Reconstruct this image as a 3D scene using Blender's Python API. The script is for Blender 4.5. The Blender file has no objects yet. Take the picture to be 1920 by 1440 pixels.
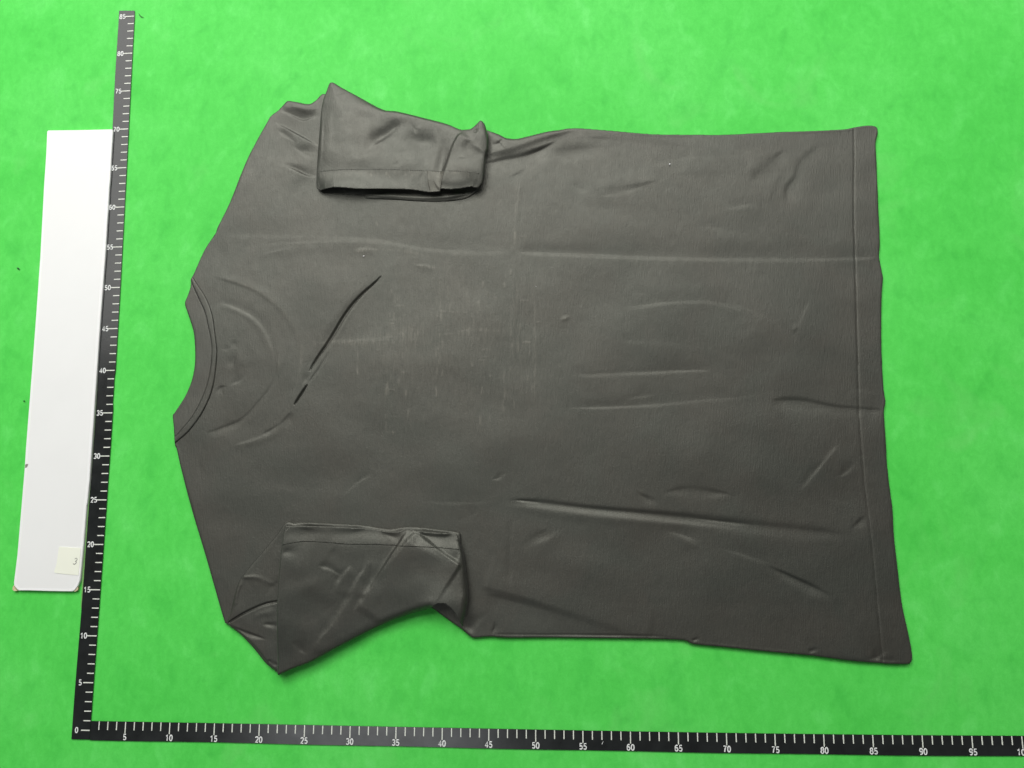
import bpy, math, random
import numpy as np
from mathutils import Matrix, Vector

# ------------------------------------------------------------------ camera
SC = bpy.context.scene
F_PX, CX, CY = 1400.0, 960.0, 720.0
R_CV = np.array([[0.9985630909095425, 0.0002584367295875652, -0.05358812073246728],
                 [-0.007060320068408168, -0.9906369765076037, -0.13633976916661858],
                 [-0.05312160910319192, 0.1365222105971479, -0.9892116965846884]])
T_CV = np.array([-0.4615701752, 0.3805879450, 0.8201867599])
CAM = -R_CV.T @ T_CV
cd = bpy.data.cameras.new('camera')
cd.sensor_width = 36.0
cd.lens = F_PX / 1920 * 36
cd.clip_start, cd.clip_end = 0.01, 50
cam = bpy.data.objects.new('camera', cd)
SC.collection.objects.link(cam)
m3 = R_CV.T @ np.diag([1, -1, -1])
m4 = Matrix.Identity(4)
for i in range(3):
    for j in range(3):
        m4[i][j] = m3[i, j]
    m4[i][3] = CAM[i]
cam.matrix_world = m4
SC.camera = cam

# ------------------------------------------------------------------ light
SC.view_settings.view_transform = 'Standard'
SC.view_settings.look = 'None'
SC.view_settings.gamma = 1
SC.view_settings.exposure = -0.05
w = bpy.data.worlds.new('World')
SC.world = w
w.use_nodes = True
w.node_tree.nodes['Background'].inputs[0].default_value = (0.93, 0.98, 1.0, 1)
w.node_tree.nodes['Background'].inputs[1].default_value = 0.09

def area(name, loc, sx, sy, turn, power, col=(1, 1, 1)):
    l = bpy.data.lights.new(name, 'AREA')
    l.shape = 'RECTANGLE'
    l.size, l.size_y = sx, sy
    l.energy = power
    l.color = col
    o = bpy.data.objects.new(name, l)
    SC.collection.objects.link(o)
    o.location = loc
    o.rotation_euler = (0, 0, math.radians(turn))      # faces straight down
    return o
# two bright ceiling panels, up and to the left of the table: their sheen lies on the tape and the cloth
HZ = 2.60
area('ceiling_light', (0.15, 3.02, HZ), 4.8, 3.3, 13, 196, (1.0, 0.99, 0.955))
wl = area('added_shadow_light', (-0.55, 2.75, 2.30), 0.85, 0.85, 0, 34, (1.0, 0.99, 0.97))  # extra lamp, no known window: added to strengthen the soft contact shadows
wl.rotation_euler = (Vector((0.45, 0.45, 0)) - wl.location).to_track_quat('-Z', 'Y').to_euler()
area('ceiling_light', (-0.29, -0.79, HZ), 1.0, 0.40, 0, 4.8, (0.96, 0.98, 1.0))

# ------------------------------------------------------------------ helpers
COL = SC.collection

def W(px, py, z=0.0):
    """point of the plane at height z that is seen at photo pixel (px, py)"""
    d = R_CV.T @ np.array([(px - CX) / F_PX, (py - CY) / F_PX, 1.0])
    s = (z - CAM[2]) / d[2]
    return CAM + d * s

def WP(pts, z=0.0):
    return np.array([W(a, b, z)[:2] for a, b in pts])

def smooth_line(P, n=6, closed=False):
    """Catmull-Rom through the points"""
    P = np.asarray(P, float)
    out = []
    N = len(P)
    rng = range(N) if closed else range(N - 1)
    for i in rng:
        p0 = P[(i - 1) % N] if closed or i > 0 else P[i]
        p1 = P[i]
        p2 = P[(i + 1) % N]
        p3 = P[(i + 2) % N] if closed or i + 2 < N else p2
        for k in range(n):
            t = k / n
            out.append(0.5 * ((2 * p1) + (p2 - p0) * t + (2 * p0 - 5 * p1 + 4 * p2 - p3) * t * t
                              + (3 * p1 - p0 - 3 * p2 + p3) * t ** 3))
    if not closed:
        out.append(P[-1])
    return np.array(out)

def link(name, me, mat=None, parent=None):
    o = bpy.data.objects.new(name, me)
    COL.objects.link(o)
    if mat is not None and me is not None:
        me.materials.clear()
        me.materials.append(mat)
    if parent is not None:
        o.parent = parent
    return o

def thing(name, label, cat, loc=(0, 0, 0), group=None):
    o = bpy.data.objects.new(name, None)
    o.empty_display_size = 0.02
    COL.objects.link(o)
    o.location = loc
    o['label'] = label
    o['category'] = cat
    if group:
        o['group'] = group
    return o

def np_mesh(name, V, F, smooth=True):
    """V (n,3) float, F (m,4) int quads"""
    me = bpy.data.meshes.new(name)
    V = np.ascontiguousarray(V, np.float32)
    F = np.ascontiguousarray(F, np.int32)
    me.vertices.add(len(V))
    me.vertices.foreach_set('co', V.ravel())
    k = F.shape[1]
    me.loops.add(F.size)
    me.loops.foreach_set('vertex_index', F.ravel())
    me.polygons.add(len(F))
    me.polygons.foreach_set('loop_start', np.arange(0, F.size, k, dtype=np.int32))
    me.polygons.foreach_set('use_smooth', np.full(len(F), smooth))
    me.update(calc_edges=True)
    me.validate()
    return me

def pip(X, Y, P):
    inside = np.zeros(X.shape, bool)
    n = len(P)
    j = n - 1
    for i in range(n):
        xi, yi = P[i]
        xj, yj = P[j]
        if yi != yj:
            c = ((yi > Y) != (yj > Y)) & (X < (xj - xi) * (Y - yi) / (yj - yi) + xi)
            inside ^= c
        j = i
    return inside

class Grid:
    def __init__(s, x0, y0, x1, y1, step):
        s.step = step
        s.xs = np.arange(x0 - 2 * step, x1 + 3 * step, step)
        s.ys = np.arange(y0 - 2 * step, y1 + 3 * step, step)
        s.X, s.Y = np.meshgrid(s.xs, s.ys)
        s.shape = s.X.shape

    def dist(s, L, reach, closed=False):
        """distance, signed side (left > 0), arc position 0..1 and nearest point, valid within reach"""
        L = np.asarray(L, float)
        A = L
        B = np.roll(L, -1, 0) if closed else L[1:]
        A = A if closed else A[:-1]
        seg = np.linalg.norm(B - A, axis=1)
        cum = np.concatenate([[0], np.cumsum(seg)])
        tot = max(cum[-1], 1e-9)
        D = np.full(s.shape, 1e3)
        S = np.zeros(s.shape)
        Tt = np.zeros(s.shape)
        NX = s.X.copy()
        NY = s.Y.copy()
        for i in range(len(A)):
            if seg[i] < 1e-9:
                continue
            ax, ay = A[i]
            bx, by = B[i]
            i0 = np.searchsorted(s.xs, min(ax, bx) - reach)
            i1 = np.searchsorted(s.xs, max(ax, bx) + reach)
            j0 = np.searchsorted(s.ys, min(ay, by) - reach)
            j1 = np.searchsorted(s.ys, max(ay, by) + reach)
            if i0 >= i1 or j0 >= j1:
                continue
            x = s.X[j0:j1, i0:i1]
            y = s.Y[j0:j1, i0:i1]
            dx, dy = (bx - ax) / seg[i], (by - ay) / seg[i]
            t = np.clip((x - ax) * dx + (y - ay) * dy, 0, seg[i])
            qx, qy = ax + dx * t, ay + dy * t
            d = np.hypot(x - qx, y - qy)
            sub = D[j0:j1, i0:i1]
            m = d < sub
            sub[m] = d[m]
            side = np.where(dx * (y - ay) - dy * (x - ax) >= 0, 1.0, -1.0)
            S[j0:j1, i0:i1][m] = side[m]
            Tt[j0:j1, i0:i1][m] = ((cum[i] + t) / tot)[m]
            NX[j0:j1, i0:i1][m] = qx[m]
            NY[j0:j1, i0:i1][m] = qy[m]
        return D, S, Tt, NX, NY

def apply_strokes(g, strokes, z):
    """strokes: (pixel points, amplitude mm, width mm on the left of travel, width mm on the right, taper 0..0.5)"""
    H = np.zeros(g.shape)
    for st in strokes:
        pts, A, wl, wr, tp = st[:5]
        flat = st[5] if len(st) > 5 else 2.0
        L = WP(smooth_line(pts, 5) if len(pts) > 2 else pts, z)
        reach = 3.0 * max(wl, wr) * 1e-3
        if (L[:, 0].max() + reach < g.xs[0] or L[:, 0].min() - reach > g.xs[-1]
                or L[:, 1].max() + reach < g.ys[0] or L[:, 1].min() - reach > g.ys[-1]):
            continue
        D, S, T, _, _ = g.dist(L, reach)
        wdt = np.where(S > 0, wl, wr) * 1e-3
        if flat > 3.0:
            wdt = wdt * (0.16 + 0.84 * np.sin(np.pi * np.clip(T, 0, 1)) ** 0.9)
        elif len(pts) > 2:
            ph = (pts[0][0] * 0.37 + pts[0][1] * 0.61) % 6.28
            ta = np.clip(np.minimum(T, 1 - T) / max(tp, 0.05), 0, 1) if tp > 0 else 1.0
            wdt = wdt * (1 + 0.25 * np.sin(T * 6.0 + ph)) * (0.45 + 0.55 * ta)
        e = np.where(D < 100, np.exp(-(np.minimum(D, 1) / wdt) ** flat), 0)
        if tp > 0:
            a = np.clip(np.minimum(T, 1 - T) / tp, 0, 1)
            a = a * a * (3 - 2 * a)
        else:
            a = 1.0
        if len(pts) > 2 and flat <= 3.0:
            a = a * (1 + 0.35 * np.sin(T * 6.0 + ph * 1.7))
        H += A * 1e-3 * e * a
    return H

def apply_blobs(g, blobs, z):
    """blobs: (px, py, radius px x, radius px y, angle deg, amplitude mm)"""
    H = np.zeros(g.shape)
    for px, py, rx, ry, an, A in blobs:
        c = W(px, py, z)
        k = 1.0 / 1720.0          # about one photo pixel in metres
        a = math.radians(-an)
        dx, dy = g.X - c[0], g.Y - c[1]
        u = (dx * math.cos(a) + dy * math.sin(a)) / (rx * k)
        v = (-dx * math.sin(a) + dy * math.cos(a)) / (ry * k)
        H += A * 1e-3 * np.exp(-np.minimum(u * u + v * v, 40))
    return H

def waves(X, Y, seed, lam0, lam1, n, ax=1.0):
    r = np.random.RandomState(seed)
    H = np.zeros_like(X)
    for i in range(n):
        lam = lam0 * (lam1 / lam0) ** r.rand()
        a = r.rand() * math.pi
        H += lam / lam1 * np.sin(2 * math.pi / lam * (X * math.cos(a) * ax + Y * math.sin(a)) + r.rand() * 6.28
                                 + 1.3 * np.sin(2 * math.pi / (lam * 2.3) * (Y * math.cos(a) - X * math.sin(a)) + r.rand() * 6.28))
    return H / math.sqrt(n)

def sheet(name, poly, step, hfun, mat, parent=None, shell=0.0, skirt=None, attr=None):
    """a cloth sheet: quads clipped to the outline poly, heights from hfun(grid), rim snapped on the outline"""
    g = Grid(poly[:, 0].min(), poly[:, 1].min(), poly[:, 0].max(), poly[:, 1].max(), step)
    inside = pip(g.X, g.Y, poly)
    cx = 0.5 * (g.X[:-1, :-1] + g.X[1:, 1:])
    cy = 0.5 * (g.Y[:-1, :-1] + g.Y[1:, 1:])
    cell = pip(cx, cy, poly)
    D, S, T, NX, NY = g.dist(poly, 4 * step, closed=True)
    # rim nodes = nodes of kept cells that also touch a dropped cell
    cnt = np.zeros(g.shape, int)
    cnt[:-1, :-1] += cell
    cnt[1:, :-1] += cell
    cnt[:-1, 1:] += cell
    cnt[1:, 1:] += cell
    rim = (cnt > 0) & (cnt < 4)
    snap = rim & (D < 2 * step)
    VX = np.where(snap, NX, g.X)
    VY = np.where(snap, NY, g.Y)
    g.X, g.Y = VX, VY
    H = hfun(g)
    A = attr(g) if attr else None
    idx = -np.ones(g.shape, int)
    used = cnt > 0
    idx[used] = np.arange(used.sum())
    V = np.stack([VX[used], VY[used], H[used]], 1)
    jj, ii = np.nonzero(cell)
    F = np.stack([idx[jj, ii], idx[jj, ii + 1], idx[jj + 1, ii + 1], idx[jj + 1, ii]], 1)
    # rim edges (directed along the faces)
    E = np.concatenate([F[:, [0, 1]], F[:, [1, 2]], F[:, [2, 3]], F[:, [3, 0]]])
    N = len(V)
    key = np.minimum(E[:, 0], E[:, 1]) * N + np.maximum(E[:, 0], E[:, 1])
    u, inv, c = np.unique(key, return_inverse=True, return_counts=True)
    B = E[c[inv.ravel()] == 1]
    if shell > 0:
        V2 = V.copy()
        V2[:, 2] = np.maximum(0.0004, V[:, 2] - shell)
        F2 = F[:, ::-1] + N
        SK = np.stack([B[:, 1], B[:, 0], B[:, 0] + N, B[:, 1] + N], 1)
        V = np.concatenate([V, V2])
        F = np.concatenate([F, F2, SK])
    elif skirt is not None:
        ub = np.unique(B)
        mp = -np.ones(N, int)
        mp[ub] = N + np.arange(len(ub))
        V2 = V[ub].copy()
        V2[:, 2] = skirt if not callable(skirt) else skirt(V2)
        SK = np.stack([B[:, 1], B[:, 0], mp[B[:, 0]], mp[B[:, 1]]], 1)
        V = np.concatenate([V, V2])
        F = np.concatenate([F, SK])
    me = np_mesh(name, V, F)
    if A is not None:
        a = np.zeros(len(V), np.float32)
        a[:N] = A[used]
        at = me.attributes.new('fade', 'FLOAT', 'POINT')
        at.data.foreach_set('value', a)
    return link(name, me, mat, parent)

# ------------------------------------------------------------------ materials
def mat_new(name):
    m = bpy.data.materials.new(name)
    m.use_nodes = True
    nt = m.node_tree
    return m, nt, nt.nodes['Principled BSDF']

def N_(nt, t, **kw):
    n = nt.nodes.new(t)
    for k, v in kw.items():
        setattr(n, k, v)
    return n

def noise(nt, vec, scale, detail=2.0, rough=0.5, dist=0.0):
    n = N_(nt, 'ShaderNodeTexNoise')
    n.inputs['Scale'].default_value = scale
    n.inputs['Detail'].default_value = detail
    n.inputs['Roughness'].default_value = rough
    n.inputs['Distortion'].default_value = dist
    nt.links.new(vec, n.inputs['Vector'])
    return n

def ramp(nt, fac, stops):
    r = N_(nt, 'ShaderNodeValToRGB')
    el = r.color_ramp.elements
    while len(el) < len(stops):
        el.new(0.5)
    for e, (p, c) in zip(el, stops):
        e.position = p
        e.color = (*c, 1) if len(c) == 3 else c
    nt.links.new(fac, r.inputs['Fac'])
    return r

def mix(nt, fac, a, b, mode='MIX'):
    n = N_(nt, 'ShaderNodeMix', data_type='RGBA', blend_type=mode)
    for sock, v in (('Factor', fac), ('A', a), ('B', b)):
        s = [i for i in n.inputs if i.name == sock and i.enabled][0]
        if hasattr(v, 'links') or isinstance(v, bpy.types.NodeSocket):
            nt.links.new(v, s)
        else:
            s.default_value = v if sock == 'Factor' else (*v, 1)
    return [o for o in n.outputs if o.enabled][0]

def scaled(nt, vec, s):
    m = N_(nt, 'ShaderNodeMapping')
    m.inputs['Scale'].default_value = s
    nt.links.new(vec, m.inputs['Vector'])
    return m.outputs['Vector']

def bump(nt, height, strength, dist, normal=None):
    b = N_(nt, 'ShaderNodeBump')
    b.inputs['Strength'].default_value = strength
    b.inputs['Distance'].default_value = dist
    nt.links.new(height, b.inputs['Height'])
    if normal is not None:
        nt.links.new(normal, b.inputs['Normal'])
    return b.outputs['Normal']

def fabric(name, base, warm, cool):
    m, nt, p = mat_new(name)
    tc = N_(nt, 'ShaderNodeTexCoord').outputs['Object']
    n1 = noise(nt, tc, 14, 3, 0.55, 0.6)
    c1 = ramp(nt, n1.outputs['Fac'], [(0.38, cool), (0.5, base), (0.64, warm)]).outputs['Color']
    # jersey ribs: fine streaks along the garment's width and faint slubs
    st = noise(nt, scaled(nt, tc, (900, 90, 1)), 1.0, 2, 0.6)
    st2 = noise(nt, scaled(nt, tc, (320, 60, 1)), 1.0, 3, 0.6)
    fac = ramp(nt, st2.outputs['Fac'], [(0.3, (0.75,) * 3), (0.7, (1.28,) * 3)]).outputs['Color']
    c2 = mix(nt, 1.0, c1, fac, 'MULTIPLY')
    sp = noise(nt, tc, 1400, 1, 0.5)
    fz = ramp(nt, sp.outputs['Fac'], [(0.70, (1, 1, 1)), (0.82, (2.0, 2.0, 1.95))]).outputs['Color']
    c3 = mix(nt, 1.0, c2, fz, 'MULTIPLY')
    fa = N_(nt, 'ShaderNodeAttribute', attribute_name='fade').outputs['Fac']
    streak = noise(nt, scaled(nt, tc, (420, 55, 1)), 1.0, 3, 0.7)
    sr = ramp(nt, streak.outputs['Fac'], [(0.42, (0.1,) * 3), (0.66, (1, 1, 1))]).outputs['Color']
    fm = N_(nt, 'ShaderNodeMath', operation='MULTIPLY')
    nt.links.new(fa, fm.inputs[0])
    nt.links.new(sr, fm.inputs[1])
    c4 = mix(nt, fm.outputs[0], c3, (0.090, 0.084, 0.068))
    nt.links.new(c4, p.inputs['Base Color'])
    p.inputs['Roughness'].default_value = 0.55
    p.inputs['IOR'].default_value = 1.58
    p.inputs['Specular IOR Level'].default_value = 1.0
    p.inputs['Specular Tint'].default_value = (0.97, 0.975, 0.86, 1)
    p.inputs['Sheen Weight'].default_value = 0.08
    p.inputs['Sheen Roughness'].default_value = 0.5
    nb = bump(nt, st.outputs['Fac'], 0.70, 0.0004)
    grain = noise(nt, tc, 420, 3, 0.7)
    nb = bump(nt, grain.outputs['Fac'], 0.30, 0.0006, nb)
    mot = noise(nt, tc, 110, 4, 0.65, 0.4)
    mr = ramp(nt, mot.outputs['Fac'], [(0.3, (0.54,) * 3), (0.7, (0.60,) * 3)])
    nt.links.new(mr.outputs['Color'], p.inputs['Roughness'])
    soft = noise(nt, tc, 70, 4, 0.6)
    nb = bump(nt, soft.outputs['Fac'], 0.03, 0.0012, nb)
    nt.links.new(nb, p.inputs['Normal'])
    return m

M_CLOTH = fabric('black_cotton', (0.0120, 0.0118, 0.0088), (0.0142, 0.0123, 0.0090), (0.0103, 0.0122, 0.0090))
M_RIB = fabric('black_rib_knit', (0.023, 0.0215, 0.018), (0.025, 0.022, 0.0185), (0.021, 0.0215, 0.018))
M_THREAD = fabric('black_thread', (0.018, 0.017, 0.013), (0.019, 0.017, 0.013), (0.017, 0.017, 0.013))
M_PATCH = fabric('faded_seam_cotton', (0.040, 0.036, 0.028), (0.043, 0.037, 0.028), (0.037, 0.036, 0.028))

def green_mat():
    m, nt, p = mat_new('green_backdrop_sheet')
    tc = N_(nt, 'ShaderNodeTexCoord').outputs['Object']
    n1 = noise(nt, tc, 5.5, 5, 0.55, 0.3)
    c = ramp(nt, n1.outputs['Fac'], [(0.34, (0.084, 0.648, 0.086)), (0.5, (0.098, 0.688, 0.098)), (0.66, (0.116, 0.718, 0.116))]).outputs['Color']
    n2 = noise(nt, scaled(nt, tc, (34, 26, 1)), 1.0, 3, 0.5, 0.4)
    sp = ramp(nt, n2.outputs['Fac'], [(0.28, (0.80, 0.90, 0.84)), (0.44, (0.97, 0.985, 0.97)), (0.58, (1, 1, 1)), (0.72, (1.25, 1.07, 1.27))]).outputs['Color']
    c = mix(nt, 1.0, c, sp, 'MULTIPLY')
    n5 = noise(nt, scaled(nt, tc, (120, 75, 1)), 1.0, 4, 0.65, 0.5)
    sq = ramp(nt, n5.outputs['Fac'], [(0.30, (0.90, 0.95, 0.92)), (0.5, (1, 1, 1)), (0.72, (1.16, 1.05, 1.16))]).outputs['Color']
    c = mix(nt, 1.0, c, sq, 'MULTIPLY')
    n6 = noise(nt, tc, 900, 2, 0.6)
    fb = ramp(nt, n6.outputs['Fac'], [(0.3, (0.93, 0.965, 0.94)), (0.7, (1.07, 1.03, 1.07))]).outputs['Color']
    c = mix(nt, 1.0, c, fb, 'MULTIPLY')
    n3 = noise(nt, tc, 9, 3, 0.6, 0.9)
    sm = ramp(nt, n3.outputs['Fac'], [(0.60, (0, 0, 0)), (0.78, (1, 1, 1))]).outputs['Color']
    c = mix(nt, 0.35, c, mix(nt, sm, c, (0.20, 0.70, 0.18)))
    nt.links.new(c, p.inputs['Base Color'])
    p.inputs['Roughness'].default_value = 0.6
    p.inputs['Specular IOR Level'].default_value = 0.18
    b = noise(nt, tc, 60, 4, 0.6)
    nt.links.new(bump(nt, b.outputs['Fac'], 0.15, 0.002), p.inputs['Normal'])
    return m
M_GREEN = green_mat()

def plain(name, col, rough, spec=0.5, var=0.0, scale=30, bmp=0.0):
    m, nt, p = mat_new(name)
    tc = N_(nt, 'ShaderNodeTexCoord').outputs['Object']
    n = noise(nt, tc, scale, 4, 0.6, 0.3)
    lo = tuple(c * (1 - var) for c in col)
    hi = tuple(min(1, c * (1 + var)) for c in col)
    nt.links.new(ramp(nt, n.outputs['Fac'], [(0.3, lo), (0.7, hi)]).outputs['Color'], p.inputs['Base Color'])
    p.inputs['Roughness'].default_value = rough
    p.inputs['Specular IOR Level'].default_value = spec
    r = ramp(nt, n.outputs['Fac'], [(0.3, (rough * 0.85,) * 3), (0.7, (min(1, rough * 1.15),) * 3)])
    nt.links.new(r.outputs['Color'], p.inputs['Roughness'])
    if bmp:
        nt.links.new(bump(nt, n.outputs['Fac'], bmp, 0.001), p.inputs['Normal'])
    return m
M_TAPE = plain('black_ruler_tape', (0.016, 0.018, 0.018), 0.2, 0.5, 0.25, 45, 0.05)
M_PRINT = plain('white_ruler_print', (0.80, 0.83, 0.74), 0.5, 0.4, 0.04, 60)
M_PRINT_W = plain('white_number_print', (0.84, 0.86, 0.84), 0.5, 0.4, 0.03, 60)
M_CLEAR = plain('yellowed_tape_edge', (0.20, 0.42, 0.13), 0.35, 0.5, 0.25, 40)
M_BOARD = plain('white_board_face', (0.875, 0.88, 0.865), 0.42, 0.45, 0.012, 12)
M_RIM = plain('white_board_rim', (0.93, 0.93, 0.92), 0.4, 0.5, 0.01, 20)
M_STICK = plain('cream_sticker_paper', (0.91, 0.93, 0.80), 0.6, 0.3, 0.01, 20)
M_INK = plain('grey_pencil_ink', (0.33, 0.34, 0.31), 0.7, 0.2, 0.15, 300)
M_CHIP = plain('beige_worn_core', (0.66, 0.56, 0.36), 0.8, 0.2, 0.15, 300)
M_GRIME = plain('brown_grey_grime', (0.30, 0.27, 0.24), 0.8, 0.2, 0.25, 500)
M_LINT = plain('white_lint', (0.85, 0.85, 0.85), 0.9, 0.2)
M_HAIR = plain('dark_hair', (0.03, 0.07, 0.03), 0.6, 0.3)
M_CRUMB = plain('dark_grit', (0.02, 0.10, 0.03), 0.7, 0.3)

# ------------------------------------------------------------------ the green table sheet
def build_ground():
    n = 120
    xs = np.linspace(-1.0, 2.1, n)
    ys = np.linspace(-0.9, 1.9, n)
    X, Y = np.meshgrid(xs, ys)
    Z = -0.0002 - 0.0004 * (1 + waves(X, Y, 5, 0.12, 0.5, 12) * 0.3)
    Z = np.minimum(Z, -0.0001)
    V = np.stack([X.ravel(), Y.ravel(), Z.ravel()], 1)
    i = np.arange(n * n).reshape(n, n)
    F = np.stack([i[:-1, :-1], i[:-1, 1:], i[1:, 1:], i[1:, :-1]], -1).reshape(-1, 4)
    o = link('table_surface', np_mesh('table_surface', V, F), M_GREEN)
    o['kind'] = 'structure'
    o['label'] = 'bright green mottled sheet that the shirt lies on'
build_ground()

# ------------------------------------------------------------------ flat pieces on the sheet
def ribbon(name, inner, outer, z0, z1, mat, parent=None):
    """a thin strip between two polylines with real thickness"""
    n = len(inner)
    V = []
    for P, z in ((inner, z1), (outer, z1), (outer, z0), (inner, z0)):
        V += [(p[0], p[1], z) for p in P]
    F = []
    for i in range(n - 1):
        for k in range(4):
            a, b = k * n, ((k + 1) % 4) * n
            F.append((a + i, a + i + 1, b + i + 1, b + i))
    F.append((0, n, 2 * n, 3 * n))
    F.append((n - 1, 4 * n - 1, 3 * n - 1, 2 * n - 1))
    me = bpy.data.meshes.new(name)
    me.from_pydata(V, [], F)
    import bmesh
    bm = bmesh.new()
    bm.from_mesh(me)
    bmesh.ops.recalc_face_normals(bm, faces=bm.faces)
    bm.to_mesh(me)
    bm.free()
    return link(name, me, mat, parent)

def quads(name, rects, z, mat, parent, th=0.00005):
    V, F = [], []
    for r in rects:
        b = len(V)
        V += [(p[0], p[1], z) for p in r] + [(p[0], p[1], z - th) for p in r]
        F.append((b, b + 1, b + 2, b + 3))
        for k in range(4):
            k2 = (k + 1) % 4
            F.append((b + k, b + 4 + k, b + 4 + k2, b + k2))
    me = bpy.data.meshes.new(name)
    me.from_pydata(V, [], F)
    return link(name, me, mat, parent)

ARC = lambda cx, cy, rx, ry, a0, a1, n=10: [(cx + rx * math.cos(math.radians(a0 + (a1 - a0) * k / n)), cy + ry * math.sin(math.radians(a0 + (a1 - a0) * k / n))) for k in range(n + 1)]
DIGITS = {
 '0': [ARC(.28, .5, .21, .42, 90, 450, 16)],
 '1': [[(.10, .72), (.22, .80), (.31, .93), (.31, .07)]],
 '2': [ARC(.28, .70, .21, .22, 165, -35, 9) + [(.30, .34), (.10, .09), (.50, .09)]],
 '3': [ARC(.27, .71, .19, .21, 155, -85, 8) + ARC(.27, .29, .22, .21, 85, -155, 9)],
 '4': [[(.38, .07), (.38, .92), (.06, .31), (.52, .31)]],
 '5': [[(.46, .92), (.15, .92), (.10, .50)] + ARC(.27, .33, .21, .25, 115, -150, 9)],
 '6': [ARC(.30, .60, .22, .32, 55, 180, 6) + ARC(.28, .32, .20, .25, 180, 540, 14)],
 '7': [[(.07, .91), (.49, .91), (.34, .60), (.24, .07)]],
 '8': [ARC(.28, .72, .18, .20, -90, 270, 12), ARC(.28, .29, .21, .23, 90, 450, 13)],
 '9': [ARC(.26, .40, .22, .32, 235, 360, 6) + ARC(.28, .68, .20, .25, 0, 360, 14)],
}

def text_part(name, s, pos, size, ang, z, mat, parent, weight=0.085, shear=0.0, adv=0.60):
    """printed figures: rounded strokes, a few hundredths of a millimetre proud"""
    cu = bpy.data.curves.new(name, 'CURVE')
    cu.dimensions = '3D'
    cu.bevel_depth = weight * size
    cu.bevel_resolution = 1
    cu.use_fill_caps = True
    wd = adv * len(s) - (adv - 0.56)
    for k, ch in enumerate(s):
        for q, line in enumerate(DIGITS[ch]):
            closed = ch in '08'
            P = line[:-1] if closed else line
            sp = cu.splines.new('POLY')
            sp.points.add(len(P) - 1)
            sp.use_cyclic_u = closed
            for pt, (x, y) in zip(sp.points, P):
                x = (x + k * adv - wd / 2) + shear * (y - .5)
                y = y - .5
                ca, sa = math.cos(ang), math.sin(ang)
                pt.co = (size * (x * ca - y * sa), size * (x * sa + y * ca), 0.0, 1)
    tmp = bpy.data.objects.new('tmp', cu)
    COL.objects.link(tmp)
    bpy.context.view_layer.update()
    me = bpy.data.meshes.new_from_object(tmp)
    bpy.data.objects.remove(tmp)
    bpy.data.curves.remove(cu)
    for v in me.vertices:
        v.co = (pos[0] + v.co.x, pos[1] + v.co.y, z + v.co.z * 0.12)
    me.name = name
    return link(name, me, mat, parent)

V_T = [(85,252.9,30.8),(80,248.3,100.4),(75,245,170.8),(70,241.9,242.1),(65,237.8,314.6),(60,233.9,388.3),(55,230.2,463.3),(45,222.1,616.3),(40,215.9,694.4),(35,211.7,774.2),(30,205.8,855),(25,201,937.3),(20,195.4,1020.6),(15,189,1105.6),(10,182.1,1191.8),(5,175.5,1280.1),(0,169.6,1368.8)]
H_T = [(5,236.4,1352.5),(10,319.5,1354.4),(15,403.4,1355.7),(20,486.8,1357),(25,571.7,1359.1),(30,656.8,1360.7),(35,742.8,1362.2),(40,829,1364.1),(45,916.5,1366),(50,1005,1367.6),(55,1093,1369),(60,1182,1370.9),(65,1271.5,1372.7),(70,1361.5,1373.9),(75,1451.8,1375),(80,1543.7,1376),(85,1635.6,1377.3),(90,1727.8,1378.1),(95,1821,1378.9),(100,1914.8,1379.3)]
vt = np.array(V_T)
ht = np.array(H_T)
_vw = np.array([W(a, b)[:2] for _, a, b in V_T])
_hw = np.array([W(a, b)[:2] for _, a, b in H_T])
vx = np.polyfit(vt[:, 0], _vw[:, 0], 4)
vy = np.polyfit(vt[:, 0], _vw[:, 1], 4)
hx = np.polyfit(ht[:, 0], _hw[:, 0], 3)
hy = np.polyfit(ht[:, 0], _hw[:, 1], 4)

def vpt(s, off=0.0):
    p = np.array([np.polyval(vx, s), np.polyval(vy, s)])
    d = np.array([np.polyval(np.polyder(vx), s), np.polyval(np.polyder(vy), s)])
    d /= np.linalg.norm(d)
    n = np.array([-d[1], d[0]])        # to the left of the upward direction
    return p + n * off

def hpt(s, off=0.0):
    s2 = s
    p = np.array([np.polyval(hx, s2), np.polyval(hy, min(s2, 104))])
    d = np.array([np.polyval(np.polyder(hx), s2), np.polyval(np.polyder(hy), min(s2, 104))])
    d /= np.linalg.norm(d)
    n = np.array([d[1], -d[0]])        # downwards
    return p + n * off

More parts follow.
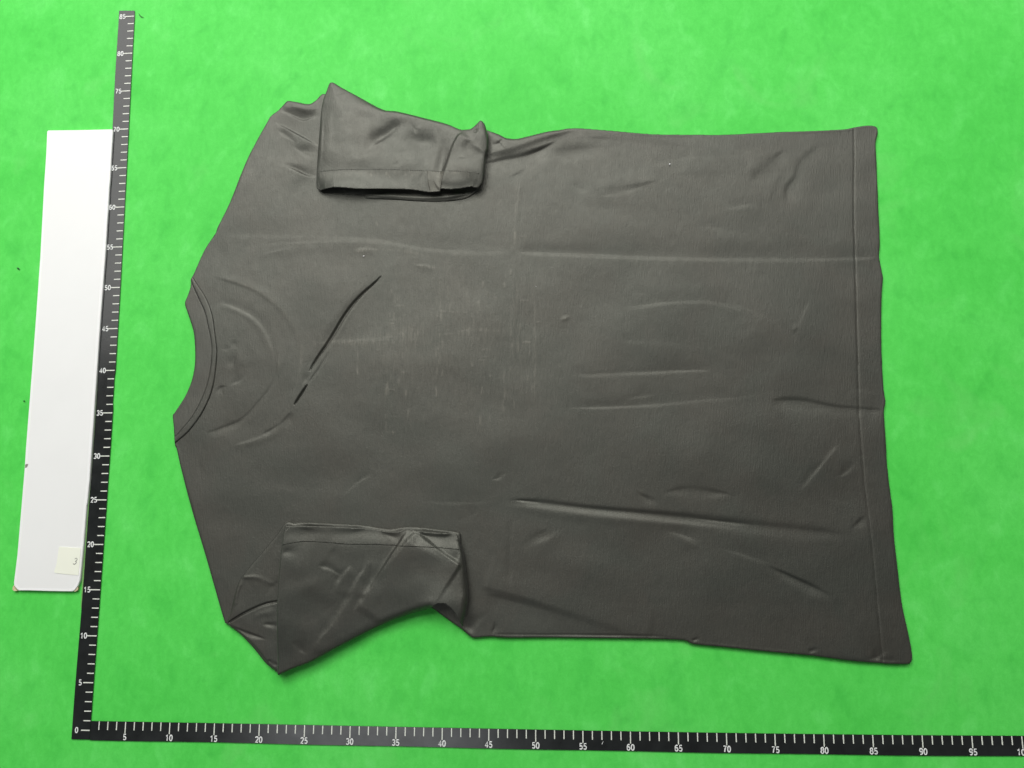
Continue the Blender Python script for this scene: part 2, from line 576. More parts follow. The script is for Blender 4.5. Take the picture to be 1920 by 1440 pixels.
def build_ruler_v():
    t = thing('ruler_tape', 'black upright ruler tape with white marks from 0 to 85, beside the white board', 'ruler', (0, 0, 0), 'black ruler tapes')
    WD = 0.0203
    ss = np.linspace(-0.95, 85.85, 120)
    # tiny wobble of the cut edge and the small nick at the 40 mark
    inner = [vpt(s, -0.0002 + (0.0007 if s < 39.6 and s > 36 else 0.0)) for s in ss]
    outer = [vpt(s, WD + 0.0002 * math.sin(s * 0.35)) for s in ss]
    # rounded upper end
    inner[-1] = vpt(ss[-1] - 0.1, 0.0002)
    ribbon('tape_band', inner, outer, 0.0001, 0.0008, M_TAPE, t)
    e0 = [vpt(s, WD + 0.0001) for s in np.linspace(13.0, 58.5, 60)]
    e1 = [vpt(s, WD + 0.0001 + 0.0022 * min(1, (58.5 - s) / 16, (s - 12.5) / 6 + 0.2)) for s in np.linspace(13.0, 58.5, 60)]
    ribbon('tape_edge', e0, e1, 0.0001, 0.0006, M_CLEAR, t)
    rects = []
    for s in range(0, 86):
        L = 0.0116 if s % 5 == 0 else 0.0080
        if s == 0:
            L = 0.0100
        o = 0.0005 if 36 < s < 41 else 0.0
        h = 0.0540 if s % 5 else 0.056
        rects.append([vpt(s - h, o + 0.0002), vpt(s + h, o + 0.0002), vpt(s + h, L + o), vpt(s - h, L + o)])
    quads('tick_marks', rects, 0.00092, M_PRINT, t)
    for s in range(0, 86, 5):
        p = vpt(s, 0.0151 if s >= 10 else 0.0150)
        text_part('number', str(s), p, 0.0065, 0.02, 0.00094, M_PRINT_W, t, 0.10, 0.0, 0.63)
    return t
build_ruler_v()

def build_ruler_h():
    t = thing('ruler_tape', 'black ruler tape lying level along the lower edge, numbered 5 to 100', 'ruler', (0, 0, 0), 'black ruler tapes')
    WD = 0.0198
    ss = np.linspace(1.05, 108, 120)
    ribbon('tape_band', [hpt(s, 0) for s in ss], [hpt(s, WD + 0.0002 * math.sin(s * 0.3)) for s in ss], 0.0001, 0.0008, M_TAPE, t)
    rects = []
    for s in range(2, 108):
        L = 0.0122 if s % 5 == 0 else 0.0090
        rects.append([hpt(s - 0.054, L), hpt(s + 0.054, L), hpt(s + 0.054, 0.0002), hpt(s - 0.054, 0.0002)])
    quads('tick_marks', rects, 0.00092, M_PRINT, t)
    for s in range(5, 108, 5):
        p = hpt(s, 0.0160)
        text_part('number', str(s), p, 0.0068, -0.02, 0.00094, M_PRINT_W, t, 0.10, 0.0, 0.63)
    a, b = W(1128, 1395.5, 0.0008), W(1130.5, 1390, 0.0008)
    quads('scratch', [[(a[0], a[1]), (a[0] + .0005, a[1]), (b[0] + .0005, b[1]), (b[0], b[1])]], 0.00093, M_PRINT_W, t)
    return t
build_ruler_h()

# ------------------------------------------------------------------ white board
def build_board():
    t = thing('white_board', 'long narrow white board with a cream sticker reading 3, left of the upright ruler', 'board')
    TH = 0.0035
    px = [(88, 246), (90, 244.2), (150, 243.6), (208, 242.2), (211, 243.2), (211.3, 246), (208, 300), (206, 338), (204.6, 352), (203.6, 372), (200.5, 420), (197, 480), (187.8, 600), (177.5, 750), (167.5, 900), (163, 945), (162, 948),
          (158, 1000), (156.3, 1020), (153.3, 1052), (150.7, 1078), (149, 1090), (146, 1098), (142, 1104), (138, 1108.4), (133, 1109.3), (90, 1108.6), (55, 1107.5), (35, 1107.5), (31, 1104.5), (26, 1098), (25.5, 1092), (32, 1040),
          (45.5, 880), (48, 840), (60.5, 680), (68, 580), (75, 480), (82, 348), (86, 290)]
    P = WP(px, TH)
    P = P[::-1] if np.sum(P[:, 0] * np.roll(P[:, 1], -1) - P[:, 1] * np.roll(P[:, 0], -1)) < 0 else P
    n = len(P)
    c = P.mean(0)
    # bevelled rim: inset loop
    def inset(d):
        out = []
        for i in range(n):
            e1 = P[i] - P[i - 1]
            e2 = P[(i + 1) % n] - P[i]
            e1 = e1 / np.linalg.norm(e1)
            e2 = e2 / np.linalg.norm(e2)
            nn = np.array([-e1[1] - e2[1], e1[0] + e2[0]])
            nn /= max(np.linalg.norm(nn), 1e-6)
            out.append(P[i] + nn * d)
        return np.array(out)
    A, B, C = P, inset(0.0006), inset(0.0032)
    V = [(p[0], p[1], 0.0001) for p in A] + [(p[0], p[1], TH - 0.0006) for p in A] + [(p[0], p[1], TH) for p in B] + [(p[0], p[1], TH - 0.0001) for p in C]
    F = []
    for k in range(3):
        for i in range(n):
            j = (i + 1) % n
            F.append((k * n + i, k * n + j, (k + 1) * n + j, (k + 1) * n + i))
    me = bpy.data.meshes.new('rim')
    me.from_pydata(V, [], F)
    link('rim', me, M_RIM, t)
    me = bpy.data.meshes.new('face_panel')
    me.from_pydata([(p[0], p[1], TH - 0.0001) for p in C], [], [tuple(range(n))])
    link('face_panel', me, M_BOARD, t)
    q = WP([(110.5, 1025.5), (113, 1025.2), (133, 1026.6), (151.5, 1027.6), (149.5, 1052), (147.2, 1078.6), (125, 1077), (103.5, 1074.2), (101.5, 1072), (106, 1058)], TH + 0.0002)
    me = bpy.data.meshes.new('sticker')
    k = len(q)
    me.from_pydata([(p[0], p[1], TH + 0.0003) for p in q] + [(p[0], p[1], TH - 0.0001) for p in q], [],
                   [tuple(range(k))[::-1]] + [(i, (i + 1) % k, k + (i + 1) % k, k + i) for i in range(k)])
    s = link('sticker', me, M_STICK, t)
    text_part('number', '3', W(141.5, 1052.3, TH)[:2], 0.0080, 0.0, TH + 0.00036, M_INK, s, 0.055, 0.28)
    # worn corner and chips
    for pts in ([(144, 1104), (147.5, 1100), (146.5, 1106), (143, 1108.6), (139.5, 1109)], [(25.5, 1098), (29, 1103), (33, 1107.6), (27, 1108), (24, 1105)]):
        q = WP(pts, 0.002)
        k = len(q)
        me = bpy.data.meshes.new('worn_corner')
        me.from_pydata([(p[0], p[1], 0.0027) for p in q] + [(p[0], p[1], 0.0002) for p in q], [], [tuple(range(k))] + [(i, (i + 1) % k, k + (i + 1) % k, k + i) for i in range(k)])
        link('worn_corner', me, M_CHIP, t)
    q = WP([(47.5, 871), (50, 869.8), (52.8, 870), (52, 873), (50, 876.5), (47, 877.5)], TH)
    k = len(q)
    me = bpy.data.meshes.new('chip_mark')
    me.from_pydata([(p[0], p[1], TH + 0.00015) for p in q] + [(p[0], p[1], TH - 0.001) for p in q], [], [tuple(range(k))[::-1]] + [(i, (i + 1) % k, k + (i + 1) % k, k + i) for i in range(k)])
    link('chip_mark', me, M_GRIME, t)
build_board()

# ------------------------------------------------------------------ shirt outlines (photo pixels)
COLLAR_EDGE = [(325.6, 804), (323.4, 780), (326.4, 774), (339.6, 754.4), (350, 736), (359.4, 712), (364.6, 686), (365.4, 659.4), (363.3, 627.8), (358, 606.6), (350, 583), (346, 568.4), (351.5, 553.9), (356.7, 538), (358, 522)]
OUTLINE = COLLAR_EDGE + [(363.3, 511.7), (383, 468), (404, 436.4), (407, 426.7), (430.6, 379), (451, 326.7), (469.4, 285), (500, 229.4), (507, 217.5), (522, 206), (536, 191), (541.7, 188.8), (556, 190.5), (579, 194.7), (591.7, 188), (606, 175), (625, 185), (680, 205), (780, 235), (860, 250), (905, 243),
    (920, 246), (937, 252), (947, 257.5), (955, 259), (973, 259), (1022, 247), (1050, 243), (1078, 239.5), (1147, 244.5), (1227, 251), (1300, 251.7), (1347, 252), (1400, 250), (1458, 247), (1520, 244.8), (1580, 242), (1600, 238.5), (1622, 235.2), (1638, 235.5), (1645, 239.5), (1646.5, 249), (1643.5, 262), (1642.7, 273), (1644.5, 315.5), (1648, 400), (1650.5, 455.5),
    (1649, 481), (1655.5, 515.5), (1656, 526), (1653.5, 566), (1653.5, 658), (1657.5, 729.5), (1661, 753), (1658, 774), (1661, 820), (1664.5, 877), (1670, 923), (1674.5, 957), (1676.5, 1002), (1683, 1059), (1691.6, 1130.6), (1704.5, 1196), (1709, 1230), (1706, 1241.5), (1693, 1244.5),
    (1607.6, 1240), (1522, 1229), (1442, 1221.7), (1357, 1213), (1300, 1207.5), (1281.6, 1200.5), (1226.6, 1198), (1135, 1196.7), (1043, 1195.6), (951.7, 1195.6), (920, 1193.6), (889.8, 1195.6), (880.6, 1192), (866, 1180), (850, 1169), (830, 1155), (807, 1139), (790, 1137),
    (737, 1150), (667, 1180), (583, 1225), (521, 1258), (516.7, 1257), (498.4, 1242), (476, 1214), (450.6, 1188.7), (424, 1169), (421, 1165), (410, 1131), (400, 1096), (386, 1046.7), (372, 1000), (357.5, 951), (338.3, 877.4), (330.4, 842), (327, 834)]
ZB = 0.0022
BODY = WP(smooth_line(OUTLINE, 3, True), ZB)
SEAM_IN = [(357.5, 526), (371, 556.5), (384.4, 585.5), (391, 612), (396.3, 638), (398, 664.7), (395, 691), (389.7, 717.5), (379, 746.5), (360.7, 780.8), (334.3, 812.5), (327.5, 819)]
SEAM_OUT = [(362, 519), (368.6, 530), (387, 559), (399, 591), (404, 622.5), (408, 659.4), (405.5, 691), (400, 725), (389.7, 754.4), (374, 783.4), (352.8, 810), (331.7, 828), (328.5, 831)]
HEM_LINE = [(1601, 239.5), (1601.5, 300), (1600.5, 400), (1603, 480), (1605, 560), (1609, 700), (1612, 800), (1617, 860), (1622, 920), (1627, 960), (1634, 1020), (1641, 1090), (1650, 1190), (1655, 1243.5)]

# creases: (points, amplitude mm, width left mm, width right mm, taper); + is a ridge, - a valley
BS = [
 ([(404, 437), (500, 438), (600, 441), (700, 446), (790, 462), (880, 469), (965, 470)], -0.7, 6, 3.5, 0.1),
 ([(430, 474), (500, 462), (560, 458), (640, 456), (720, 460), (770, 471)], 0.5, 3, 5, 0.25),
 ([(470, 482), (540, 468), (600, 463)], 0.3, 2, 3, 0.3),
 ([(655, 472), (680, 468), (715, 471)], 0.5, 2, 2.5, 0.3),
 ([(770, 495), (800, 500), (822, 502)], 0.5, 2, 2.5, 0.3),
 ([(965, 471), (1100, 476), (1250, 481), (1450, 483), (1600, 482), (1648, 481)], -1.3, 4.5, 2.4, 0.05),
 ([(965, 480), (1100, 485), (1250, 490), (1450, 493), (1600, 492)], 0.3, 3.0, 8, 0.1),
 ([(978, 318), (970, 400), (967, 470)], 0.45, 2.5, 2.5, 0.15),
 ([(984, 318), (976, 400), (973, 470)], -0.35, 2, 4, 0.15),
 ([(1003, 500), (1004, 620), (1001, 780)], 0.25, 1.5, 1.5, 0.2),
 ([(968, 480), (962, 620), (955, 800), (950, 935)], 0.25, 2.5, 3, 0.1),
 ([(960, 965), (958, 1010), (956, 1060), (958, 1105)], -0.8, 1.6, 2.2, 0.2),
 ([(948, 965), (946, 1060)], 0.3, 3, 3, 0.3),
 ([(1065, 702), (1100, 701), (1200, 697), (1310, 693), (1345, 699)], -0.7, 4, 2, 0.15),
 ([(1060, 714), (1150, 707), (1290, 702)], 0.4, 3, 5, 0.2),
 ([(1165, 577), (1250, 566), (1340, 564), (1420, 584), (1480, 625), (1520, 680)], -0.45, 4, 2, 0.15),
 ([(1170, 585), (1250, 574), (1340, 573), (1410, 592)], 0.4, 2, 5, 0.2),
 ([(1130, 640), (1200, 638), (1320, 648), (1400, 680), (1450, 720)], -0.25, 5, 3, 0.2),
 ([(1160, 752), (1200, 742), (1240, 738)], -0.4, 3, 2, 0.3),
 ([(1040, 765), (1150, 762), (1230, 757), (1320, 748), (1400, 743), (1438, 737)], -0.7, 3.5, 1.8, 0.25),
 ([(1442, 752), (1500, 752), (1560, 763), (1600, 766), (1660, 770)], -1.4, 2.2, 3.5, 0.12),
 ([(1580, 738), (1620, 738), (1655, 745)], 0.6, 3, 6, 0.25),
 ([(780, 938), (860, 941), (945, 939)], -0.5, 6, 2, 0.3),
 ([(1190, 920), (1215, 935), (1238, 941)], -1.0, 2, 2.2, 0.3),
 ([(1235, 1000), (1280, 1014), (1322, 1030)], 0.8, 3, 3.5, 0.3),
 ([(1240, 992), (1285, 1004), (1322, 1018)], -0.8, 5, 2, 0.3),
 ([(1425, 1055), (1480, 1080), (1530, 1104), (1568, 1124)], -2.4, 1.8, 2.6, 0.35),
 ([(1330, 1020), (1430, 1050), (1480, 1075)], -0.8, 5, 3, 0.3),
 ([(1503, 924), (1525, 895), (1550, 865), (1580, 830)], 0.9, 2.5, 12, 0.2),
 ([(1498, 922), (1520, 893), (1548, 862)], -0.8, 2, 2, 0.2),
 ([(1570, 897), (1590, 880), (1606, 862)], -0.9, 2, 2, 0.3),
 ([(1593, 994), (1612, 978), (1628, 965)], -1.0, 2, 2.5, 0.25),
 ([(1500, 905), (1560, 930), (1620, 945)], -0.3, 6, 6, 0.3),
 ([(1530, 540), (1500, 620), (1488, 700)], 0.5, 8, 3, 0.3),
 ([(1485, 625), (1497, 608)], 0.6, 1.5, 1.5, 0.3),
 ([(1545, 270), (1520, 289), (1500, 309), (1493, 333), (1478, 355), (1476, 390)], -1.3, 5, 3.5, 0.25),
 ([(1472, 278), (1462, 292), (1440, 313), (1404, 344)], -1.2, 5, 4, 0.25),
 ([(1450, 282), (1420, 300), (1395, 335)], 0.8, 4, 4, 0.3),
 ([(1440, 390), (1446, 350), (1470, 318)], 0.6, 3, 3, 0.3),
 ([(1300, 300), (1380, 285), (1440, 270)], -0.8, 5, 5, 0.3),
 ([(1345, 392), (1380, 386), (1420, 380)], -0.7, 4, 3, 0.3),
 ([(1250, 330), (1300, 318), (1380, 320)], 0.6, 5, 5, 0.3),
 ([(1300, 422), (1360, 428), (1420, 440)], -0.5, 4, 4, 0.3),
 ([(1190, 320), (1270, 296), (1350, 290)], -0.8, 6, 4, 0.3),
 ([(1110, 355), (1140, 347), (1180, 345), (1240, 335)], 0.9, 3.5, 3.5, 0.3),
 ([(1120, 368), (1160, 360), (1210, 348)], -1.0, 3, 3, 0.3),
 ([(1060, 340), (1090, 352), (1120, 360)], -0.7, 4, 4, 0.3),
 ([(900, 1097), (930, 1103), (1000, 1122), (1100, 1154), (1226, 1196)], 1.6, 9, 5, 0.05),
 ([(905, 1115), (1000, 1140), (1100, 1170), (1180, 1195)], -1.2, 4, 9, 0.1),
 ([(1057, 990), (1030, 1012), (980, 1034)], 0.9, 5, 4, 0.3),
 ([(1035, 985), (1010, 1005), (972, 1025)], -0.7, 3, 3, 0.3),
 ([(915, 1189), (960, 1190), (1040, 1190.5), (1135, 1191.5), (1225, 1193.5), (1290, 1201)], -1.3, 1.1, 1.1, 0.06),
 ([(928, 1160), (927, 1178), (920, 1190)], -1.4, 1.6, 1.6, 0.2),
 ([(1518, 1215), (1522, 1226)], -1.5, 2, 2, 0.2),
 ([(1300, 1196), (1303, 1204)], -1.5, 1.5, 1.5, 0.2),
 ([(1632, 1222), (1640, 1228), (1646, 1240)], -2.0, 3, 3, 0.2),
 ([(1615, 1236), (1650, 1240), (1690, 1240)], -1.5, 2, 2, 0.2),
 # gathered cloth right of the upper sleeve
 ([(895, 292), (930, 284), (965, 275), (1015, 258), (1060, 246), (1085, 240)], 3.8, 4.5, 4.5, 0.3),
 ([(895, 310), (935, 302), (975, 295), (1010, 282), (1050, 262)], -4.6, 2.6, 5, 0.35),
 ([(1000, 290), (1050, 284), (1100, 280), (1180, 277)], -0.9, 6, 7, 0.45),
 ([(1080, 258), (1150, 264), (1230, 272), (1300, 276)], -0.9, 4, 5, 0.3),
 ([(918, 270), (934, 270), (946, 258)], -1.8, 2, 2.5, 0.2),
 ([(922, 254), (929, 261)], 2.6, 5, 5, 0.0),
 ([(950, 336), (975, 325), (1000, 312)], -0.8, 2, 3, 0.3),
 ([(868, 1150), (876, 1168), (888, 1190)], -3.4, 4, 3, 0.3),
 # folds at the upper shoulder
 ([(518, 205), (545, 214), (567, 222.5), (585, 219), (606, 216)], -2.2, 2.4, 1.4, 0.4),
 ([(525, 200), (550, 200), (575, 205), (600, 203)], 2.2, 6, 4, 0.2),
 ([(511, 226), (540, 240), (575, 260), (604, 276)], -2.6, 7, 1.2, 0.4),
 ([(511, 229), (540, 243), (575, 263), (604, 279)], 2.0, 1.0, 5, 0.4),
 ([(518, 242), (540, 257), (556, 269)], -1.6, 2, 1.6, 0.25),
 ([(545, 272), (570, 287), (600, 299)], -1.4, 3.5, 2, 0.25),
 ([(566, 282), (585, 284), (600, 287)], -1.0, 2.5, 2, 0.25),
 ([(523, 305), (555, 317), (575, 326), (606, 333)], -2.2, 2.4, 1.3, 0.4),
 ([(523, 310), (555, 323), (590, 336)], 1.2, 1.5, 6, 0.2),
 ([(511, 230), (503, 290), (485, 330), (466, 375)], 0.35, 1.2, 1.2, 0.2),
 ([(500, 300), (480, 345), (462, 385)], -0.35, 1.5, 1.5, 0.3),
 ([(412, 450), (412, 480), (405, 510)], -0.4, 3, 3, 0.3),
 # ghost of the front neckline
 ([(400, 517), (437, 527.5), (479, 543), (519, 572), (548, 606.6), (564, 643.6), (566.5, 675), (561, 707), (548, 745), (524, 799), (490, 822), (432, 838)], 0.75, 2.5, 2.5, 0.08),
 ([(408, 567), (437, 573.7), (471.5, 591), (495, 614.6), (511, 649), (516, 680.5), (511, 717.5), (484.7, 754), (448, 789), (382, 815)], -0.8, 2.0, 1.4, 0.08),
 ([(400, 575), (437, 581), (468, 598), (489, 620), (505, 652), (509, 682)], 0.4, 3, 3, 0.2),
 ([(521, 640), (523, 680), (517, 712)], 0.6, 2, 2, 0.3),
 ([(470, 780), (440, 796), (400, 806)], -0.7, 5, 4, 0.3),
 ([(549, 770), (535, 788), (515, 802), (490, 816)], -1.2, 2.5, 1.5, 0.25),
 ([(439, 636), (436, 656)], -0.8, 1.6, 1.6, 0.3),
 ([(445, 660), (440, 676), (431, 694)], -0.8, 1.6, 3.6, 0.3),
 ([(414, 654), (425, 655), (434, 652)], -0.4, 1.5, 1.5, 0.3),
 ([(402, 744), (413, 728), (428, 724)], -1.0, 1.5, 2, 0.25),
 ([(428, 724), (450, 712), (462, 700)], -0.7, 2, 2, 0.3),
 ([(415, 585), (428, 597), (420, 612)], -0.35, 4, 4, 0.3),
 ([(455, 640), (448, 680), (440, 710)], 0.6, 3, 3, 0.3),
 ([(407, 545), (412, 560), (404, 578)], -0.4, 2, 2, 0.3),
 # the open pleat across the shoulder blade
 ([(716, 517), (698, 534), (679, 551), (661, 571), (644.5, 594), (629, 620), (613, 645), (598, 666), (587, 683), (580, 697)], -8.0, 1.45, 1.45, 0.04, 4.0),
 ([(704, 535), (682, 555), (664, 577), (650, 600), (634, 628), (622, 648), (606, 672), (590, 698)], 0.35, 2.5, 3.0, 0.3),
 ([(623, 651), (606, 679), (592, 700), (574, 724)], -0.9, 1.2, 1.2, 0.2),
 ([(568, 722), (576, 708), (584, 700)], -0.8, 1.5, 1.5, 0.3),
 ([(577, 720), (566, 737), (551, 761)], -6.0, 1.0, 1.0, 0.06, 4.0),
 ([(565, 650), (620, 643), (700, 640), (770, 640)], 0.35, 2.5, 4, 0.3),
 ([(640, 932), (668, 905), (703, 886)], -0.7, 2.5, 1.6, 0.3),
 ([(920, 900), (935, 896), (950, 884)], -0.8, 1.4, 1.4, 0.3),
 ([(845, 978), (880, 968), (900, 955)], -0.4, 3, 2, 0.3),
 ([(450, 905), (520, 910), (600, 912), (660, 905)], -0.25, 6, 5, 0.3),
 ([(372, 850), (374, 880), (380, 910)], -0.4, 2, 2, 0.3),
 ([(330, 842), (360, 950), (385, 1030), (420, 1150)], 0.0, 6, 6, 0.1),
]
def natural(b, amp, wide):
    if abs(b[1]) > 5.8 or len(b) > 5:
        return b
    wl, wr = b[2], b[3]
    if max(wl, wr) > 1.3:
        if wl >= wr:
            wl, wr = wl * wide, wr * 1.15
        else:
            wl, wr = wl * 1.15, wr * wide
    tp = max(b[4], 0.45) if len(b[0]) <= 3 and b[4] > 0 else b[4]
    return (b[0], b[1] * amp, wl, wr, tp)
BS = [natural(b, 0.52, 2.6) for b in BS]
BS += [([(940, 938), (1000, 941), (1100, 953), (1200, 962), (1300, 972), (1430, 987), (1520, 996), (1600, 1005)], -1.2, 3.6, 6.5, 0.12),
       ([(930, 950), (1000, 953), (1100, 966), (1200, 976), (1300, 985), (1400, 996)], 0.55, 4, 6, 0.3),
       ([(960, 937), (990, 939.5), (1020, 943)], -0.7, 1.0, 1.0, 0.3), ([(1280, 968), (1330, 975), (1430, 986)], -0.4, 1.6, 1.6, 0.4),
       ([(1238, 925), (1280, 918), (1318, 920.5), (1378, 928)], -0.75, 3.0, 6.0, 0.35),
       ([(1060, 703), (1150, 699), (1290, 694), (1345, 699)], -0.18, 2.6, 7.5, 0.4)]
BS.append((HEM_LINE, -0.5, 0.8, 1.0, 0.0))
BS.append(([(712, 521), (679, 549), (644, 593), (613, 644), (581, 694), (551, 760)], -0.7, 4.0, 6.0, 0.3))
# pressed, faded marks of the front print showing on the back: (stroke, strength)
GHOST = [([(400, 517), (437, 527.5), (479, 543), (519, 572), (548, 606.6), (563, 643.6), (565.5, 675), (560, 707), (547, 745)], 0.55, 2.4, 2.4, 0.2),
         ([(521, 640), (523, 680), (517, 712)], 0.4, 2.0, 2.0, 0.3), ([(430, 838), (470, 832), (505, 818)], 0.35, 3, 3, 0.3),
         ([(385, 812), (430, 800), (470, 775)], 0.25, 4, 4, 0.3), ([(565, 650), (620, 643), (720, 640)], 0.4, 3, 3, 0.3),
         ([(970, 330), (967, 400), (963, 470)], 0.5, 2.5, 2.5, 0.2), ([(975, 490), (960, 620), (955, 760)], 0.3, 3, 3, 0.3),
         ([(640, 470), (700, 467), (770, 472), (822, 490)], 0.4, 2, 2, 0.3)]
rg = random.Random(7)
for (x0, x1, y0, y1, n) in ((722, 772, 540, 812, 22), (815, 832, 540, 740, 14), (880, 930, 520, 800, 14), (940, 1012, 480, 800, 22), (840, 900, 540, 640, 8), (965, 975, 330, 470, 5)):
    for i in range(n):
        x = rg.uniform(x0, x1)
        y = rg.uniform(y0, y1)
        L = rg.uniform(8, 30)
        if rg.random() < 0.8:
            st = [(x, y), (x + rg.uniform(-1, 1), y + L)]
        else:
            st = [(x, y), (x + L * 0.8, y + rg.uniform(-1, 1))]
        GHOST.append((st, rg.uniform(0.4, 1.1), 1.1, 1.1, 0.3))
        BS.append((st, rg.uniform(0.05, 0.12), 0.9, 0.9, 0.3))
for st, A in (([(729, 618), (729, 640), (745, 642), (758, 636), (756, 626), (748, 624)], 1.0), ([(775, 616), (776, 632)], 0.7),
              ([(727, 690), (727, 742)], 1.0), ([(724, 787), (724, 808), (744, 810)], 1.0), ([(770, 784), (769, 800)], 0.5),
              ([(671, 655), (671, 704)], 0.9), ([(825, 520), (826, 600)], 0.6), ([(668, 690), (674, 704)], 0.7),
              ([(823, 624), (825, 632)], 1.0), ([(770, 495), (800, 500), (822, 502)], 0.9), ([(665, 472), (700, 468), (712, 471)], 0.9),
              ([(705, 415), (709, 424)], 0.9), ([(850, 622), (900, 618), (945, 622)], 0.8), ([(945, 690), (946, 760)], 0.6), ([(1003, 540), (1003, 760)], 0.5)):
    GHOST.append((st, A, 1.2, 1.2, 0.15))
BB = [(1080, 285, 45, 14, -8, -1.0), (1200, 460, 120, 20, 3, -0.3), (560, 320, 60, 20, 20, 0.5), (1060, 597, 8, 4, -25, 0.5),
      (1300, 850, 200, 60, 5, 0.8), (700, 700, 200, 120, 0, 1.0), (1400, 620, 150, 90, 0, 0.8), (1100, 1060, 100, 30, 10, 0.6),
      (1150, 395, 60, 18, 10, -0.4), (460, 660, 60, 90, 0, 1.0), (1040, 1185, 60, 20, 0, 0.5)]
T_BODY = 0.0034

def body_height(g, lift=0.0):
    D, S, T, _, _ = g.dist(BODY, 0.02, True)
    ins = pip(g.X, g.Y, BODY)
    d = np.where(ins, np.minimum(D, 0.02), 0.0)
    u = np.clip(d / 0.0022, 0, 1)
    prof = np.sqrt(np.clip(1 - (1 - u) ** 2, 0, 1))
    low = np.clip((W(1300, 1130)[1] - g.Y) / 0.05, 0, 1)
    e0 = 0.0009 + 0.0026 * low
    H = e0 + (T_BODY + 0.0008 * low - e0) * prof
    fine = apply_strokes(g, BS, T_BODY) + apply_blobs(g, BB, T_BODY)
    fine += 0.00070 * waves(g.X, g.Y, 11, 0.05, 0.16, 22, 0.8) + 0.00006 * waves(g.X, g.Y, 13, 0.012, 0.035, 40, 0.6) + 0.00002 * waves(g.X, g.Y, 12, 0.007, 0.02, 30, 1.0)
    H += fine * np.clip(d / 0.004, 0.12, 1)
    return np.maximum(H, 0.0006) + lift

shirt = thing('t_shirt', 'black short sleeved t-shirt lying face down on the green sheet, sleeves folded inward', 't-shirt')

def fade_attr(g):
    a = apply_strokes(g, GHOST, T_BODY) * 1000
    m = apply_blobs(g, [(860, 640, 170, 150, 0, 0.26), (740, 650, 60, 110, 0, 0.2), (1000, 620, 40, 160, 0, 0.18), (775, 625, 26, 14, 0, 0.5), (900, 620, 60, 18, 0, 0.3), (860, 540, 50, 30, 0, 0.2), (690, 640, 90, 14, 0, 0.3), (1060, 597, 9, 5, -25, 0.6)], T_BODY) * 1000
    return np.clip(a + m, 0, 1)
body = sheet('body', BODY, 0.00095, body_height, M_CLOTH, shirt, skirt=0.0001, attr=fade_attr)

# collar rib and neck tape lie over the body's neck edge
cp = WP(smooth_line(COLLAR_EDGE, 3), ZB)
si = WP(smooth_line(SEAM_IN, 4), T_BODY)
so = WP(smooth_line(SEAM_OUT, 4), T_BODY)
COLLAR = np.concatenate([cp, si])
collar = sheet('collar', COLLAR, 0.0008, lambda g: body_height(g, 0.0002), M_RIB, shirt, skirt=0.0004)
NT = np.concatenate([si, so[::-1]])

def tape_h(g):
    a = g.dist(si, 0.01)[0]
    b = g.dist(so, 0.01)[0]
    e = np.clip(np.minimum(a, b) / 0.0022, 0, 1)
    return body_height(g, 0.0004) + 0.0009 * np.sqrt(1 - (1 - e) ** 2)
neck_tape = sheet('neck_tape', NT, 0.0007, tape_h, M_CLOTH, shirt, skirt=0.002)

# hem band
hl = WP(smooth_line(HEM_LINE, 4), T_BODY)
i0 = OUTLINE.index((1600, 238.5))
i1 = OUTLINE.index((1693, 1244.5))
he = WP(smooth_line(OUTLINE[i0:i1 + 1] + [(1655, 1243.7)], 3), ZB)
HEM = np.concatenate([he, hl[::-1]])

def hem_h(g):
    a = g.dist(hl, 0.01)[0]
    return body_height(g, 0.0002) + 0.00015 * (1 - np.exp(-(np.minimum(a, 0.01) / 0.002) ** 2)) * np.clip(g.dist(BODY, 0.01, True)[0] / 0.004, 0, 1)
hem = sheet('hem', HEM, 0.0009, hem_h, M_CLOTH, shirt, skirt=0.0008)

# ------------------------------------------------------------------ stitching
def sample_line(L, step):
    L = np.asarray(L)
    seg = np.linalg.norm(np.diff(L, axis=0), axis=1)
    cum = np.concatenate([[0], np.cumsum(seg)])
    s = np.arange(step * 0.5, cum[-1], step)
    P = np.stack([np.interp(s, cum, L[:, k]) for k in (0, 1)], 1)
    P2 = np.stack([np.interp(s + 1e-4, cum, L[:, k]) for k in (0, 1)], 1)
    d = P2 - P
    d /= np.maximum(np.linalg.norm(d, axis=1)[:, None], 1e-9)
    return P, d

class Sampler:
    """height lookup on a coarse grid"""
    def __init__(s, P, hfun, step=0.0012):
        s.g = Grid(P[:, 0].min() - .004, P[:, 1].min() - .004, P[:, 0].max() + .004, P[:, 1].max() + .004, step)
        s.H = hfun(s.g)

    def __call__(s, P):
        i = np.clip(np.round((P[:, 0] - s.g.xs[0]) / s.g.step).astype(int), 0, len(s.g.xs) - 1)
        j = np.clip(np.round((P[:, 1] - s.g.ys[0]) / s.g.step).astype(int), 0, len(s.g.ys) - 1)
        return s.H[j, i]

